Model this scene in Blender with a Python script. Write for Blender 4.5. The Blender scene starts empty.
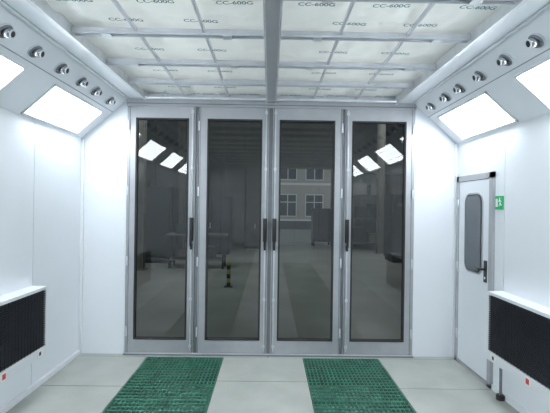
import bpy, bmesh, math, random
from mathutils import Matrix, Vector, noise
random.seed(3)
sc=bpy.context.scene
sc.view_settings.view_transform='Standard'

# ---------------- materials ----------------
def mat(name,col,rough=.5,metal=0,nscale=None,namt=.08,bump=0,bscale=None,emit=None,estr=0,spec=.5):
    m=bpy.data.materials.new(name); m.use_nodes=True
    nt=m.node_tree; b=nt.nodes['Principled BSDF']
    b.inputs['Roughness'].default_value=rough; b.inputs['Metallic'].default_value=metal
    b.inputs['Specular IOR Level'].default_value=spec
    b.inputs['Base Color'].default_value=(*col,1)
    if emit:
        b.inputs['Emission Color'].default_value=(*emit,1); b.inputs['Emission Strength'].default_value=estr
    tc=nt.nodes.new('ShaderNodeTexCoord')
    if nscale:
        n=nt.nodes.new('ShaderNodeTexNoise'); n.inputs['Scale'].default_value=nscale; n.inputs['Detail'].default_value=5
        nt.links.new(tc.outputs['Object'],n.inputs['Vector'])
        r=nt.nodes.new('ShaderNodeValToRGB')
        r.color_ramp.elements[0].position=.3; r.color_ramp.elements[1].position=.7
        r.color_ramp.elements[0].color=(*[c*(1-namt) for c in col],1)
        r.color_ramp.elements[1].color=(*[min(1,c*(1+namt)) for c in col],1)
        nt.links.new(n.outputs['Fac'],r.inputs['Fac']); nt.links.new(r.outputs['Color'],b.inputs['Base Color'])
    if bump:
        n2=nt.nodes.new('ShaderNodeTexNoise'); n2.inputs['Scale'].default_value=bscale or 20
        nt.links.new(tc.outputs['Object'],n2.inputs['Vector'])
        bp=nt.nodes.new('ShaderNodeBump'); bp.inputs['Strength'].default_value=bump; bp.inputs['Distance'].default_value=.02
        nt.links.new(n2.outputs['Fac'],bp.inputs['Height']); nt.links.new(bp.outputs['Normal'],b.inputs['Normal'])
    return m
M={}
M['wall']=mat('white_panel',(.785,.81,.85),.35,0,1.5,.02)
M['groove']=mat('panel_groove',(.34,.36,.39),.6,0,5,.05)
M['trim']=mat('white_trim',(.78,.80,.83),.4,0,3,.03)
M['alu']=mat('aluminium',(.42,.43,.455),.38,.25,8,.05)
M['alu_dk']=mat('aluminium_dark',(.20,.21,.23),.4,.3,8,.06)
M['galv']=mat('galvanised_steel',(.66,.68,.71),.35,.35,12,.08)
M['rail']=mat('ceiling_rail_steel',(.58,.60,.64),.4,.15,12,.08)
M['chrome']=mat('chrome',(.50,.51,.53),.18,.9,12,.05)
M['black']=mat('black_plastic',(.015,.015,.018),.4,0,10,.2)
M['gasket']=mat('rubber_gasket',(.03,.03,.032),.7,0,10,.2)
M['filter']=mat('filter_cloth',(.83,.85,.83),.95,0,2.2,.06,.6,9,spec=.1)
nt=M['filter'].node_tree; pb=nt.nodes['Principled BSDF']; om=nt.nodes['Material Output']
tr=nt.nodes.new('ShaderNodeBsdfTranslucent'); tr.inputs[0].default_value=(.94,.95,.91,1)
mx=nt.nodes.new('ShaderNodeMixShader'); mx.inputs[0].default_value=.3
nt.links.new(pb.outputs[0],mx.inputs[1]); nt.links.new(tr.outputs[0],mx.inputs[2]); nt.links.new(mx.outputs[0],om.inputs[0])
M['stamp']=mat('stamp_ink',(.09,.22,.26),.9,0,9,.2)
M['floor']=mat('floor_plate',(.42,.435,.405),.5,0,3,.09,.08,40)
M['seam']=mat('floor_seam',(.08,.085,.08),.8,0,6,.1)
M['green']=mat('green_grating',(.06,.21,.145),.5,0,9,.3)
M['pit']=mat('pit_bottom',(.22,.36,.31),.8,0,14,.8)
M['tube']=mat('lamp_diffuser',(.9,.95,1),.3,0,3,.01,emit=(.88,.955,1),estr=17.5)
M['dark']=mat('dark_mesh',(.022,.024,.03),.45,.2,10,.2)
M['slat']=mat('dark_slat',(.035,.037,.047),.4,.4,10,.2)
M['exit']=mat('exit_green',(.0,.30,.10),.4,0,8,.05,emit=(0,.45,.15),estr=.25)
M['white']=mat('white_ink',(.85,.85,.85),.5,0,8,.02)
M['red']=mat('red_label',(.6,.05,.04),.5,0,8,.1)
M['yellow']=mat('yellow_paint',(.32,.27,.08),.5,0,8,.1)
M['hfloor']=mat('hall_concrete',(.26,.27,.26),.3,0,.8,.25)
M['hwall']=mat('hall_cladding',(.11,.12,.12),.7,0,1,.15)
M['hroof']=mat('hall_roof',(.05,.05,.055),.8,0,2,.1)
M['facade']=mat('beige_facade',(.46,.44,.39),.8,0,2,.08)
M['fwin']=mat('facade_window',(.10,.12,.13),.15,0,3,.2)
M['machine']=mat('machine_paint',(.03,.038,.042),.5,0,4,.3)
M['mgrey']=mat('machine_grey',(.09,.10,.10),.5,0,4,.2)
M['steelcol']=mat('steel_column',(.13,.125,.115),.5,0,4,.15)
M['asphalt']=mat('yard_asphalt',(.2,.2,.19),.9,0,3,.15)

def glassmat(name,tint,k):
    m=bpy.data.materials.new(name); m.use_nodes=True; nt=m.node_tree
    for n in list(nt.nodes): nt.nodes.remove(n)
    o=nt.nodes.new('ShaderNodeOutputMaterial'); mx=nt.nodes.new('ShaderNodeMixShader')
    t=nt.nodes.new('ShaderNodeBsdfTransparent'); t.inputs[0].default_value=(*tint,1)
    g=nt.nodes.new('ShaderNodeBsdfGlossy'); g.inputs['Roughness'].default_value=.005
    lw=nt.nodes.new('ShaderNodeFresnel'); lw.inputs[0].default_value=1.5
    ma=nt.nodes.new('ShaderNodeMath'); ma.operation='MULTIPLY'; ma.use_clamp=True; ma.inputs[1].default_value=k
    nt.links.new(lw.outputs[0],ma.inputs[0]); nt.links.new(ma.outputs[0],mx.inputs[0])
    nt.links.new(t.outputs[0],mx.inputs[1]); nt.links.new(g.outputs[0],mx.inputs[2]); nt.links.new(mx.outputs[0],o.inputs[0])
    return m
M['glass']=glassmat('tinted_glass',(.52,.57,.55),1.8)
M['dglass']=mat('door_window_glass',(.07,.09,.11),.08,0,3,.1,spec=.7)

# ---------------- mesh builder ----------------
class B:
    def __init__(s,name): s.name=name; s.bm=bmesh.new(); s.mats=[]
    def mi(s,m):
        if m not in s.mats: s.mats.append(m)
        return s.mats.index(m)
    def box(s,x0,x1,y0,y1,z0,z1,m,T=None):
        vs=[s.bm.verts.new(p) for p in [(x0,y0,z0),(x1,y0,z0),(x1,y1,z0),(x0,y1,z0),(x0,y0,z1),(x1,y0,z1),(x1,y1,z1),(x0,y1,z1)]]
        i=s.mi(m)
        for q in [(0,3,2,1),(4,5,6,7),(0,1,5,4),(1,2,6,5),(2,3,7,6),(3,0,4,7)]:
            f=s.bm.faces.new([vs[k] for k in q]); f.material_index=i
        if T:
            for v in vs: v.co=T@v.co
        return vs
    def cyl(s,p0,p1,r,m,n=16,r2=None,T=None):
        p0=Vector(p0);p1=Vector(p1); d=p1-p0
        R=d.to_track_quat('Z','Y').to_matrix().to_4x4()
        g=bmesh.ops.create_cone(s.bm,cap_ends=True,segments=n,radius1=r,radius2=r if r2 is None else r2,depth=d.length,matrix=Matrix.Translation((p0+p1)/2)@R)
        if T:
            for v in g['verts']: v.co=T@v.co
        i=s.mi(m)
        fs=set(f for v in g['verts'] for f in v.link_faces)
        for f in fs: f.material_index=i; f.smooth=len(f.verts)==4
    def torus(s,T,R,r,m,n=24,k=8):
        i=s.mi(m); rings=[]
        for a in range(n):
            A=2*math.pi*a/n
            rings.append([s.bm.verts.new(T@Vector(((R+r*math.cos(2*math.pi*b/k))*math.cos(A),(R+r*math.cos(2*math.pi*b/k))*math.sin(A),r*math.sin(2*math.pi*b/k)))) for b in range(k)])
        for a in range(n):
            for b in range(k):
                f=s.bm.faces.new([rings[a][b],rings[(a+1)%n][b],rings[(a+1)%n][(b+1)%k],rings[a][(b+1)%k]]); f.material_index=i; f.smooth=True
    def quad(s,ps,m):
        f=s.bm.faces.new([s.bm.verts.new(p) for p in ps]); f.material_index=s.mi(m); return f
    def done(s,bevel=0,parent=None):
        me=bpy.data.meshes.new(s.name)
        s.bm.normal_update(); s.bm.to_mesh(me); s.bm.free()
        for m in s.mats: me.materials.append(M[m])
        o=bpy.data.objects.new(s.name,me); sc.collection.objects.link(o)
        if bevel:
            md=o.modifiers.new('bevel','BEVEL'); md.width=bevel; md.segments=2; md.limit_method='ANGLE'; md.angle_limit=math.radians(50)
        if parent: o.parent=parent
        return o

W=2.02; LEN=7.6; WH=2.30; SX=1.53; CH=2.73; D=4.62; RH=3.35
# ---------------- floor ----------------
f=B('floor')
GL=(-1.27,-.47); GR=(.37,1.17); G0=-.07
f.box(-W,W,-LEN,.06,-.36,-.30,'pit')
def strip(x0,x1,y0,y1,step,cols=1):
    f.box(x0,x1,y0,y1,-.30,-.012,'seam')
    y=y1
    while y>y0+.01:
        yy=max(y0,y-step)
        for c in range(cols):
            a=x0+(x1-x0)*c/cols; b=x0+(x1-x0)*(c+1)/cols
            f.box(a+.004,b-.004,yy+.005,y-.005,-.012,0,'floor')
        y=yy
strip(-W,GL[0],-LEN,G0,.75)
strip(GL[1],GR[0],-LEN,G0,.62,1)
strip(GR[1],W,-LEN,G0,.75)
strip(-W,W,G0,0,.3,4)
f.done()
def grate(x0,x1):
    b=B('floor_grate')
    y=G0
    while y>-LEN+.05:
        y2=max(y-1.0,-LEN)
        a0,a1,b0,b1=x0+.004,x1-.004,y2+.004,y-.004
        b.box(a0,a1,b0,b0+.010,-.035,-.001,'green'); b.box(a0,a1,b1-.010,b1,-.035,-.001,'green')
        b.box(a0,a0+.008,b0,b1,-.035,-.001,'green'); b.box(a1-.008,a1,b0,b1,-.035,-.001,'green')
        n=22
        for i in range(1,n):
            x=a0+(a1-a0)*i/n; b.box(x-.0025,x+.0025,b0,b1,-.034,-.003,'green')
        n=int((b1-b0)/.06)
        for i in range(1,n):
            yy=b0+(b1-b0)*i/n; b.box(a0,a1,yy-.005,yy+.005,-.012,-.002,'green')
        y=y2
    b.done()
grate(*GL); grate(*GR)

# ---------------- walls ----------------
def sidewall(sgn,name):
    b=B(name)
    xs=sorted((sgn*W,sgn*(W+.06)))
    b.box(xs[0],xs[1],-LEN,.06,-.36,RH,'groove')
    y=-.0
    while y>-LEN:
        y2=max(-LEN,y-(.93 if sgn<0 else .95))
        xa,xb=sorted((sgn*(W-.006),sgn*W))
        b.box(xa,xb,y2+.0035,y-.0035,.0,WH+.02,'wall')
        y=y2
    return b.done()
sidewall(-1,'wall_left'); sidewall(1,'wall_right')
b=B('wall_back')
b.box(-W,-1.535,0,.06,0,RH,'wall'); b.box(1.555,W,0,.06,0,RH,'wall'); b.box(-1.535,1.555,0,.06,CH,RH,'wall')
b.done()
b=B('wall_front')
b.box(-W-.06,W+.06,-LEN-.06,-LEN,-.36,RH,'wall')
for x in (-1.4,-.7,0,.7,1.4): b.box(x-.01,x+.01,-LEN,-LEN+.006,0,2.7,'groove')
b.done()
for s,n in((-1,'left'),(1,'right')):
    b=B('baseboard_'+n)
    xa,xb=sorted((s*(W-.03),s*(W-.006)))
    y1=-.035 if s<0 else -.82
    b.box(xa,xb,-LEN,y1,0,.05,'trim')
    b.done(.003)
    b=B('trim_corner_'+n)
    xa,xb=sorted((s*(W-.035),s*(W-.006)))
    b.box(xa,xb,-.03,0,0,WH,'trim')
    b.done(.003)

# ---------------- ceiling ----------------
SL=Vector((W-SX,CH-WH)).length
def slopeT(sgn):
    u=Vector((-sgn*(W-SX)/SL,0,(CH-WH)/SL)); v=Vector((0,-1,0)); w=u.cross(v)
    if w.z>0: w=-w
    T=Matrix.Identity(4)
    for i in range(3): T[i][0]=u[i];T[i][1]=v[i];T[i][2]=w[i]
    T[0][3]=sgn*W; T[2][3]=WH
    return T
panels=[(.18,1.17),(1.57,2.57),(3.02,4.02),(4.47,5.47),(5.92,6.92)]
S0,S1=.04,.60
nozz=[.30,.65,.95,1.30,1.66,2.0,2.34,2.7,3.1,3.5,3.9,4.3]
for s,n in((-1,'left'),(1,'right')):
    T=slopeT(s)
    b=B('ceiling_slope_'+n)
    b.box(0,SL*S0,0,LEN,-.05,0,'wall',T)
    b.box(SL*S1,SL,0,LEN,-.05,0,'wall',T)
    y=0
    for p in panels+[(LEN,LEN)]:
        b.box(SL*S0,SL*S1,y,p[0],-.05,0,'wall',T); y=p[1]
    b.box(SL*.66,SL*.672,0,LEN,0,.002,'groove',T)
    xa,xb=sorted((s*1.34,s*(SX+.01)))
    b.box(xa,xb,-LEN,0,CH-.005,CH+.03,'wall')
    b.box(*sorted((s*1.325,s*1.35)),-LEN,0,CH-.022,CH+.06,'galv')
    b.box(*sorted((s*1.50,s*1.53)),-LEN,0,CH-.015,CH,'galv')
    bmesh.ops.recalc_face_normals(b.bm,faces=b.bm.faces)
    b.done()
    for p in panels:
        b=B('light_panel')
        a0,a1=SL*S0,SL*S1
        b.box(a0+.008,a1-.008,p[0]+.008,p[1]-.008,-.045,-.035,'trim',T)
        b.box(a0,a1,p[0],p[0]+.022,-.04,.012,'trim',T); b.box(a0,a1,p[1]-.022,p[1],-.04,.012,'trim',T)
        b.box(a0,a0+.02,p[0],p[1],-.04,.012,'trim',T); b.box(a1-.02,a1,p[0],p[1],-.04,.012,'trim',T)
        b.box(a0+.018,a1-.018,p[0]+.018,p[1]-.018,-.012,-.004,'tube',T)
        for k in range(1,4):
            u=a0+(a1-a0)*k/4; b.box(u-.002,u+.002,p[0]+.02,p[1]-.02,-.004,0,'white',T)
        bmesh.ops.recalc_face_normals(b.bm,faces=b.bm.faces)
        b.done(.002)
    for q in nozz:
        b=B('air_nozzle')
        C=T@Matrix.Translation((SL*.805,q,0))
        b.cyl((0,0,0),(0,0,.012),.052,'galv',24,T=C)
        b.torus(C@Matrix.Translation((0,0,.014)),.042,.009,'alu_dk')
        N=C@Matrix.Translation((0,0,.012))@Matrix.Rotation(math.radians(28),4,'Y')
        b.cyl((0,0,0),(0,0,.05),.036,'chrome',20,.026,T=N)
        b.torus(N@Matrix.Translation((0,0,.05)),.024,.005,'galv')
        b.cyl((0,0,.0505),(0,0,.052),.021,'black',16,T=N)
        bmesh.ops.recalc_face_normals(b.bm,faces=b.bm.faces)
        b.done()

bays=[0,-.62,-1.15,-1.75,-2.3,-2.9,-3.5,-4.1,-4.7,-5.3,-5.9,-6.5,-LEN]
b=B('ceiling')
b.box(-W,W,-LEN,.06,RH,RH+.06,'wall')
i=b.mi('filter'); NX=96
ysamp=[]
for k in range(len(bays)-1):
    for t in range(14): ysamp.append((bays[k]+(bays[k+1]-bays[k])*t/14,t/14))
ysamp.append((bays[-1],0))
rows=[]
for (y,t) in ysamp:
    r=[]
    for c in range(NX+1):
        u=c/NX; x=-1.335+2.67*u; tx=(u*6)%1
        z=2.795-.020*math.sin(math.pi*t)*(.5+.5*math.sin(math.pi*tx))+.018*noise.noise(Vector((x*3.1,y*4.2,1)))+.012*noise.noise(Vector((x*11,y*8,4)))
        r.append(b.bm.verts.new((x,y,z)))
    rows.append(r)
for a in range(len(rows)-1):
    for c in range(NX):
        fc=b.bm.faces.new([rows[a][c],rows[a][c+1],rows[a+1][c+1],rows[a+1][c]]); fc.material_index=i; fc.smooth=True
ceil=b.done()
b=B('ceiling_frame')
for y in bays[1:-1]:
    b.box(-1.32,1.32,y-.028,y+.028,CH+.012,CH+.035,'rail')
    b.box(-1.32,1.32,y-.028,y-.022,CH-.006,CH+.012,'rail'); b.box(-1.32,1.32,y+.022,y+.028,CH-.006,CH+.012,'rail')
b.box(-1.32,1.32,-.06,0,CH-.005,CH+.05,'rail')
b.cyl((-1.3,-.16,CH-.02),(1.3,-.16,CH-.02),.014,'galv')
for x in (-1.1,-.55,.55,1.1): b.cyl((x,-.16,CH-.02),(x,-.16,CH+.06),.006,'galv')
b.box(-.040,.040,-LEN,0,CH-.03,CH+.03,'alu')
b.box(-.055,-.040,-LEN,0,CH-.03,CH-.02,'galv'); b.box(.040,.055,-LEN,0,CH-.03,CH-.02,'galv')
for x in (-.90,-.45,.45,.90): b.box(x-.008,x+.008,-LEN,0,CH+.012,CH+.04,'rail')
for y in bays[1:-1]:
    for x in (-.3,.3,-1.1,1.1):
        b.box(x-.03,x+.03,y-.03,y+.03,CH-.012,CH-.006,'galv')
b.done(.002)
cu=bpy.data.curves.new('t','FONT'); cu.body='CC-600G'; cu.size=.054; cu.align_x='CENTER'; cu.offset=.001
to=bpy.data.objects.new('t',cu); sc.collection.objects.link(to)
bpy.context.view_layer.update()
tm=bpy.data.meshes.new_from_object(to.evaluated_get(bpy.context.evaluated_depsgraph_get()))
bpy.data.objects.remove(to)
bm=bmesh.new(); k=0
y=-.16
while y>-5:
    x=-1.15+(.23 if k%2 else 0)
    while x<1.25:
        if abs(x)>.17 and min(abs(y-q) for q in bays)>.05:
            n0=len(bm.verts); bm.from_mesh(tm); bm.verts.ensure_lookup_table()
            T=Matrix.Translation((x+random.uniform(-.03,.03),y,2.752))@Matrix.Rotation(random.uniform(-.05,.05),4,'Z')@Matrix.Rotation(math.pi,4,'X')
            for v in bm.verts[n0:]: v.co=T@v.co
        x+=.46
    y-=.25; k+=1
me=bpy.data.meshes.new('filter_stamps'); bm.to_mesh(me); bm.free(); me.materials.append(M['stamp'])
o=bpy.data.objects.new('filter_stamps',me); sc.collection.objects.link(o); o.parent=ceil

# ---------------- folding doors ----------------
ZB,ZT=.02,2.655
leafs=[(-1.515,-.805,'R'),(-.765,-.02,'R'),(.02,.765,'L'),(.80,1.53,'L')]
for idx,(x0,x1,h) in enumerate(leafs):
    b=B('door_%d'%(idx+1)); Y0,Y1=-.012,.035; s=.072
    gl,gr=x0+s,x1-s
    if idx==1: gl=x0+.085
    if idx==2: gr=x1-.075; 
    g0,g1=.16,2.53
    b.box(x0,gl,Y0,Y1,ZB,ZT,'alu'); b.box(gr,x1,Y0,Y1,ZB,ZT,'alu')
    b.box(gl,gr,Y0,Y1,ZB,g0,'alu'); b.box(gl,gr,Y0,Y1,g1,ZT,'alu')
    e=.018
    for q in((gl,gl+e,g0,g1),(gr-e,gr,g0,g1),(gl,gr,g0,g0+e),(gl,gr,g1-e,g1)):
        b.box(q[0],q[1],Y0-.004,Y1,q[2],q[3],'gasket')
    b.quad([(gl,.012,g0),(gr,.012,g0),(gr,.012,g1),(gl,.012,g1)],'glass')
    for x in (x0+.012,x1-.012): b.box(x-.003,x+.003,Y0-.003,Y0,ZB,ZT,'alu_dk')
    hx=(x1-.03) if h=='R' else (x0+.03)
    b.box(hx-.022,hx+.022,Y0-.012,Y0,1.22,1.47,'black')
    b.cyl((hx,Y0-.05,1.17),(hx,Y0-.05,1.46),.014,'black')
    b.cyl((hx,Y0-.05,1.25),(hx,Y0,1.25),.010,'black'); b.cyl((hx,Y0-.05,1.43),(hx,Y0,1.43),.010,'black')
    b.box(hx-.012,hx+.012,Y0-.03,Y0,1.13,1.19,'black')
    b.cyl((hx,Y0-.010,.05),(hx,Y0-.010,1.2),.006,'galv',10); b.cyl((hx,Y0-.010,1.47),(hx,Y0-.010,2.64),.006,'galv',10)
    for z in (.1,.6,2.0,2.6): b.box(hx-.014,hx+.014,Y0-.018,Y0,z-.015,z+.015,'galv')
    ox=x0 if h=='R' else x1
    for z in (.25,1.0,1.75,2.45):
        b.cyl((ox,Y0-.01,z-.05),(ox,Y0-.01,z+.05),.010,'galv',12)
    b.done(.002)
b=B('door_frame')
for x0,x1 in ((-1.54,-1.515),(-.80,-.77),(-.018,.018),(.77,.796),(1.532,1.556)):
    b.box(x0,x1,0,.05,0,ZT,'alu_dk' if abs(x0)<1 else 'alu')
b.box(-1.54,1.556,-.03,.05,ZT,CH,'alu'); b.box(-1.54,1.556,-.035,-.03,ZT+.02,ZT+.03,'alu_dk')
b.box(-1.54,1.556,-.04,.06,0,.012,'alu_dk'); b.box(-1.54,1.556,-.02,.0,.012,.018,'galv')
b.done(.002)

# ---------------- side door (right wall) ----------------
b=B('door_5'); X=W-.006
ya,yb=-.07,-.80
def rb(x0,x1,y0,y1,z0,z1,m): b.box(x0,x1,min(y0,y1),max(y0,y1),z0,z1,m)
rb(X-.03,X,ya,ya-.055,0,1.94,'alu'); rb(X-.03,X,yb+.055,yb,0,1.94,'alu'); rb(X-.03,X,ya,yb,1.885,1.94,'alu'); rb(X-.03,X,ya,yb,0,.03,'alu')
rb(X-.02,X,ya-.055,yb+.055,.03,1.885,'gasket')
rb(X-.026,X-.02,ya-.061,yb+.061,.038,1.878,'wall')
def rrect(y0,y1,z0,z1,r,n=6):
    pts=[]
    for cy,cz,a0 in((y1-r,z1-r,0),(y0+r,z1-r,90),(y0+r,z0+r,180),(y1-r,z0+r,270)):
        for k in range(n+1):
            a=math.radians(a0+90*k/n); pts.append((cy+r*math.cos(a),cz+r*math.sin(a)))
    return pts
def plate(bb,x0,x1,pts,m):
    i=bb.mi(m); A=[bb.bm.verts.new((x0,p[0],p[1])) for p in pts]; C=[bb.bm.verts.new((x1,p[0],p[1])) for p in pts]
    bb.bm.faces.new(A).material_index=i; bb.bm.faces.new(list(reversed(C))).material_index=i
    for k in range(len(pts)):
        bb.bm.faces.new([A[k],C[k],C[(k+1)%len(pts)],A[(k+1)%len(pts)]]).material_index=i
plate(b,X-.034,X-.022,rrect(-.64,-.27,.98,1.76,.10),'alu')
plate(b,X-.037,X-.034,rrect(-.625,-.285,.995,1.745,.085),'gasket')
plate(b,X-.039,X-.037,rrect(-.61,-.30,1.01,1.73,.075),'dglass')
b.box(X-.034,X-.026,-.72,-.67,.93,1.13,'black')
b.cyl((X-.03,-.695,1.05),(X-.075,-.695,1.05),.010,'black'); b.cyl((X-.072,-.705,1.05),(X-.072,-.58,1.05),.010,'black')
b.cyl((X-.022,-.695,.97),(X-.036,-.695,.97),.012,'galv')
for z in(.3,1.0,1.65): b.cyl((X-.035,ya-.055,z-.05),(X-.035,ya-.055,z+.05),.009,'galv')
bmesh.ops.recalc_face_normals(b.bm,faces=b.bm.faces)
b.done()

b=B('exit_sign')
plate(b,X-.012,X,rrect(-.94,-.82,1.60,1.72,.008),'exit')
b.box(X-.014,X-.012,-.862,-.83,1.625,1.695,'white')
b.cyl((X-.013,-.895,1.695),(X-.015,-.895,1.695),.008,'white',12)
for p in [((-.895,1.685),(-.905,1.655)),((-.905,1.655),(-.885,1.63)),((-.905,1.655),(-.925,1.635)),((-.895,1.68),(-.875,1.67)),((-.898,1.68),(-.92,1.668))]:
    (y0,z0),(y1,z1)=p; b.cyl((X-.0135,y0,z0),(X-.0135,y1,z1),.004,'white',8)
bmesh.ops.recalc_face_normals(b.bm,faces=b.bm.faces)
b.done()

# ---------------- heaters ----------------
def heater(s):
    b=B('wall_heater')
    def hb(d0,d1,y0,y1,z0,z1,m):
        xa,xb=sorted((s*(W-.006-d0),s*(W-.006-d1))); b.box(xa,xb,y0,y1,z0,z1,m)
    y1,y0=-.95,-2.25
    zb,zt=.40,.875
    hb(0,.11,y0,y1,.32,.900,'trim')
    hb(.11,.135,y0,y1,zt,.900,'trim'); hb(.11,.135,y0,y1,.32,zb,'trim')
    hb(.11,.135,y1-.015,y1,zb,zt,'trim'); hb(.11,.135,y0,y0+.015,zb,zt,'trim')
    hb(.11,.114,y0+.015,y1-.015,zb,zt,'dark')
    n=26
    for k in range(n):
        z=zb+.005+(zt-zb-.01)*k/n; hb(.116,.128,y0+.015,y1-.015,z,z+.009,'slat')
    n=30
    for k in range(1,n):
        y=y0+.015+(y1-y0-.03)*k/n; hb(.124,.129,y-.0012,y+.0012,zb,zt,'slat')
    hb(.135,.137,y1-.14,y1-.05,.335,.385,'white'); hb(.137,.138,y1-.12,y1-.09,.345,.375,'black')
    hb(.135,.137,y1-.62,y1-.55,.33,.39,'white'); hb(.137,.138,y1-.605,y1-.565,.34,.38,'red')
    if s>0:
        xa=(W-.006-.05)
        b.cyl((xa,y1-.07,.02),(xa,y1-.07,.32),.012,'alu_dk'); b.cyl((xa,y1-.07,0),(xa,y1-.07,.04),.035,'black')
    bmesh.ops.recalc_face_normals(b.bm,faces=b.bm.faces)
    b.done(.003)
heater(-1); heater(1)

# ---------------- hall outside ----------------
HY=14
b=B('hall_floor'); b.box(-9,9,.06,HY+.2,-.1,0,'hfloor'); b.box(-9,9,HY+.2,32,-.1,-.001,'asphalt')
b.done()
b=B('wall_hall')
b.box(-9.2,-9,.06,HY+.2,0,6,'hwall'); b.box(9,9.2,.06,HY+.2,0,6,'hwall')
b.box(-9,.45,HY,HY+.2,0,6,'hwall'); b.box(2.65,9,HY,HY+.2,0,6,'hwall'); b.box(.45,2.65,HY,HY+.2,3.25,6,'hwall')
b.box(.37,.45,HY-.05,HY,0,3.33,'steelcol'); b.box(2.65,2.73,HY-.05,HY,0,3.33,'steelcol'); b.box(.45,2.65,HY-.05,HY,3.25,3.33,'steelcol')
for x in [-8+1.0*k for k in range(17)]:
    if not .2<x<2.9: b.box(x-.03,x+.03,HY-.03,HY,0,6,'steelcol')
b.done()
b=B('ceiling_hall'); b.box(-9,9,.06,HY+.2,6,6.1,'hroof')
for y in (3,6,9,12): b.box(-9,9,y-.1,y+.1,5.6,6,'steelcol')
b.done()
for i,(x,y) in enumerate([(-3.2,6),(3.6,5),(-3.2,11),(3.9,10.5)]):
    b=B('steel_column')
    b.box(x-.12,x+.12,y-.01,y+.01,0,5.6,'steelcol'); b.box(x-.12,x-.10,y-.1,y+.1,0,5.6,'steelcol'); b.box(x+.10,x+.12,y-.1,y+.1,0,5.6,'steelcol')
    b.box(x-.18,x+.18,y-.15,y+.15,0,.02,'steelcol'); b.done()
b=B('bollard'); bx,by=-.80,3.9
for k in range(6): b.cyl((bx,by,k*.085),(bx,by,(k+1)*.085),.04,'yellow' if k%2 else 'black',20)
b.cyl((bx,by,.51),(bx,by,.53),.04,'yellow',20,.03); b.box(bx-.08,bx+.08,by-.08,by+.08,0,.01,'black'); b.done()
b=B('dumpster')
b.box(1.75,2.55,HY-1.2,HY-.4,.2,1.45,'machine'); b.box(1.7,2.6,HY-1.25,HY-.35,1.45,1.55,'machine')
for x in (1.8,2.5):
    for y in (HY-1.15,HY-.45): b.cyl((x-.03,y,.1),(x+.03,y,.1),.1,'black'); b.box(x-.02,x+.02,y-.02,y+.02,.1,.2,'black')
for x in (1.9,2.15,2.4): b.box(x-.02,x+.02,HY-1.23,HY-1.2,.25,1.4,'black')
b.done(.01)
def cabinet(x,y,w,d,h,mm='machine'):
    b=B('machine_cabinet'); b.box(x,x+w,y,y+d,.1,h,mm); b.box(x+.03,x+w-.03,y+.03,y+d-.03,0,.1,'black')
    b.box(x+.05,x+w/2-.02,y-.015,y,.2,h-.1,mm); b.box(x+w/2+.02,x+w-.05,y-.015,y,.2,h-.1,mm)
    b.box(x+w/2-.06,x+w/2-.04,y-.04,y-.015,h*.45,h*.55,'galv'); b.box(x+.15,x+w/2-.15,y-.018,y-.014,h-.35,h-.25,'mgrey')
    b.done(.006)
cabinet(-4.2,7.2,1.5,.9,2.1); cabinet(-2.5,9.5,1.2,.8,1.9); cabinet(3.6,8,1.6,.9,2.0)
cabinet(-.95,11.5,.9,.7,1.7,'mgrey'); cabinet(-5.6,9.6,1.4,.8,2.4,'mgrey')
b=B('storage_rack'); rx,ry=3.0,11.3
for x in (rx,rx+2.0):
    for y in (ry,ry+.7): b.box(x-.03,x+.03,y-.03,y+.03,0,3.0,'steelcol')
for z in (.25,1.15,2.05,2.9): b.box(rx-.03,rx+2.03,ry-.03,ry+.73,z,z+.06,'mgrey')
for z in (.31,1.21,2.11):
    for k in range(3):
        h=random.uniform(.3,.6); b.box(rx+.1+.64*k,rx+.6+.64*k,ry+.08,ry+.6,z,z+h,random.choice(['machine','mgrey','steelcol']))
b.done()
b=B('workbench'); wx,wy=-2.6,6.2
b.box(wx,wx+1.5,wy,wy+.7,.82,.87,'mgrey')
for x in (wx+.05,wx+1.4):
    for y in (wy+.05,wy+.6): b.box(x,x+.05,y,y+.05,0,.82,'machine')
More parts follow.
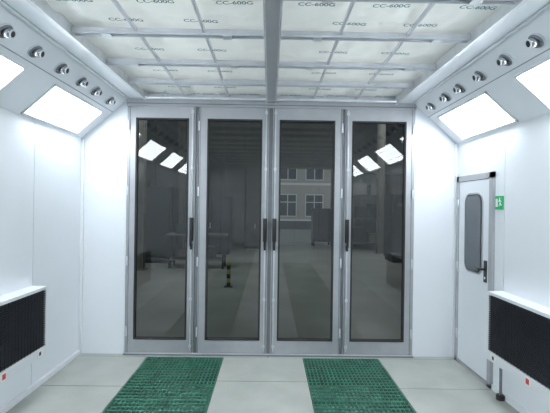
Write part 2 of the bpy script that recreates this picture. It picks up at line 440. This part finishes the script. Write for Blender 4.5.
b.box(wx+.05,wx+1.45,wy+.05,wy+.65,.2,.23,'mgrey'); b.box(wx+.2,wx+.55,wy+.2,wy+.5,.87,1.12,'machine'); b.box(wx+.9,wx+1.2,wy+.2,wy+.5,.23,.55,'machine')
b.done()
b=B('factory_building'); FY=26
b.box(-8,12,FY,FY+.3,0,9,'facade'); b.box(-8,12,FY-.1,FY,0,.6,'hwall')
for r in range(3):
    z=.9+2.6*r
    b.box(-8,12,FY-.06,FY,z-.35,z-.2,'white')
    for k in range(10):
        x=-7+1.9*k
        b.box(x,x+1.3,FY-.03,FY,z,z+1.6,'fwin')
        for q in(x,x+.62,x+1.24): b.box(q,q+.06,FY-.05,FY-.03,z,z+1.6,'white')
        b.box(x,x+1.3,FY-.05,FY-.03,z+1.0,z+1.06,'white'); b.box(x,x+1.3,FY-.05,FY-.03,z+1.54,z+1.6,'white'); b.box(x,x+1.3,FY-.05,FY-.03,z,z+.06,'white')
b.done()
def area(name,loc,sx,sy,e,col=(1,1,1)):
    l=bpy.data.lights.new(name,'AREA'); l.shape='RECTANGLE'; l.size=sx; l.size_y=sy; l.energy=e; l.color=col
    o=bpy.data.objects.new(name,l); o.location=loc; sc.collection.objects.link(o)
area('hall_fill_light',(-2.5,5,5.4),1.0,1.0,150); area('hall_fill_light',(3,9,5.4),1.0,1.0,190)  # unseen area lights, added to give the hall dim ambient light
area('plenum_fill_light',(-.7,-LEN/2,RH-.05),.8,7,24,(.96,.98,1)); area('plenum_fill_light',(.7,-LEN/2,RH-.05),.8,7,24,(.96,.98,1))  # added fill lights, no real fixtures: backlight the filter to brighten the ceiling

w=bpy.data.worlds.new('world'); sc.world=w; w.use_nodes=True
bg=w.node_tree.nodes['Background']; bg.inputs[0].default_value=(.85,.9,1,1); bg.inputs[1].default_value=.8

c=bpy.data.cameras.new('camera'); c.lens=430/550*36; c.sensor_width=36; c.clip_start=.05
co=bpy.data.objects.new('camera',c); sc.collection.objects.link(co); sc.camera=co
co.matrix_world=Matrix.Translation((0,-D,1.6))@Matrix.Rotation(math.radians(-.67),4,'Z')@Matrix.Rotation(math.radians(90),4,'X')@Matrix.Rotation(math.radians(.8),4,'Z')
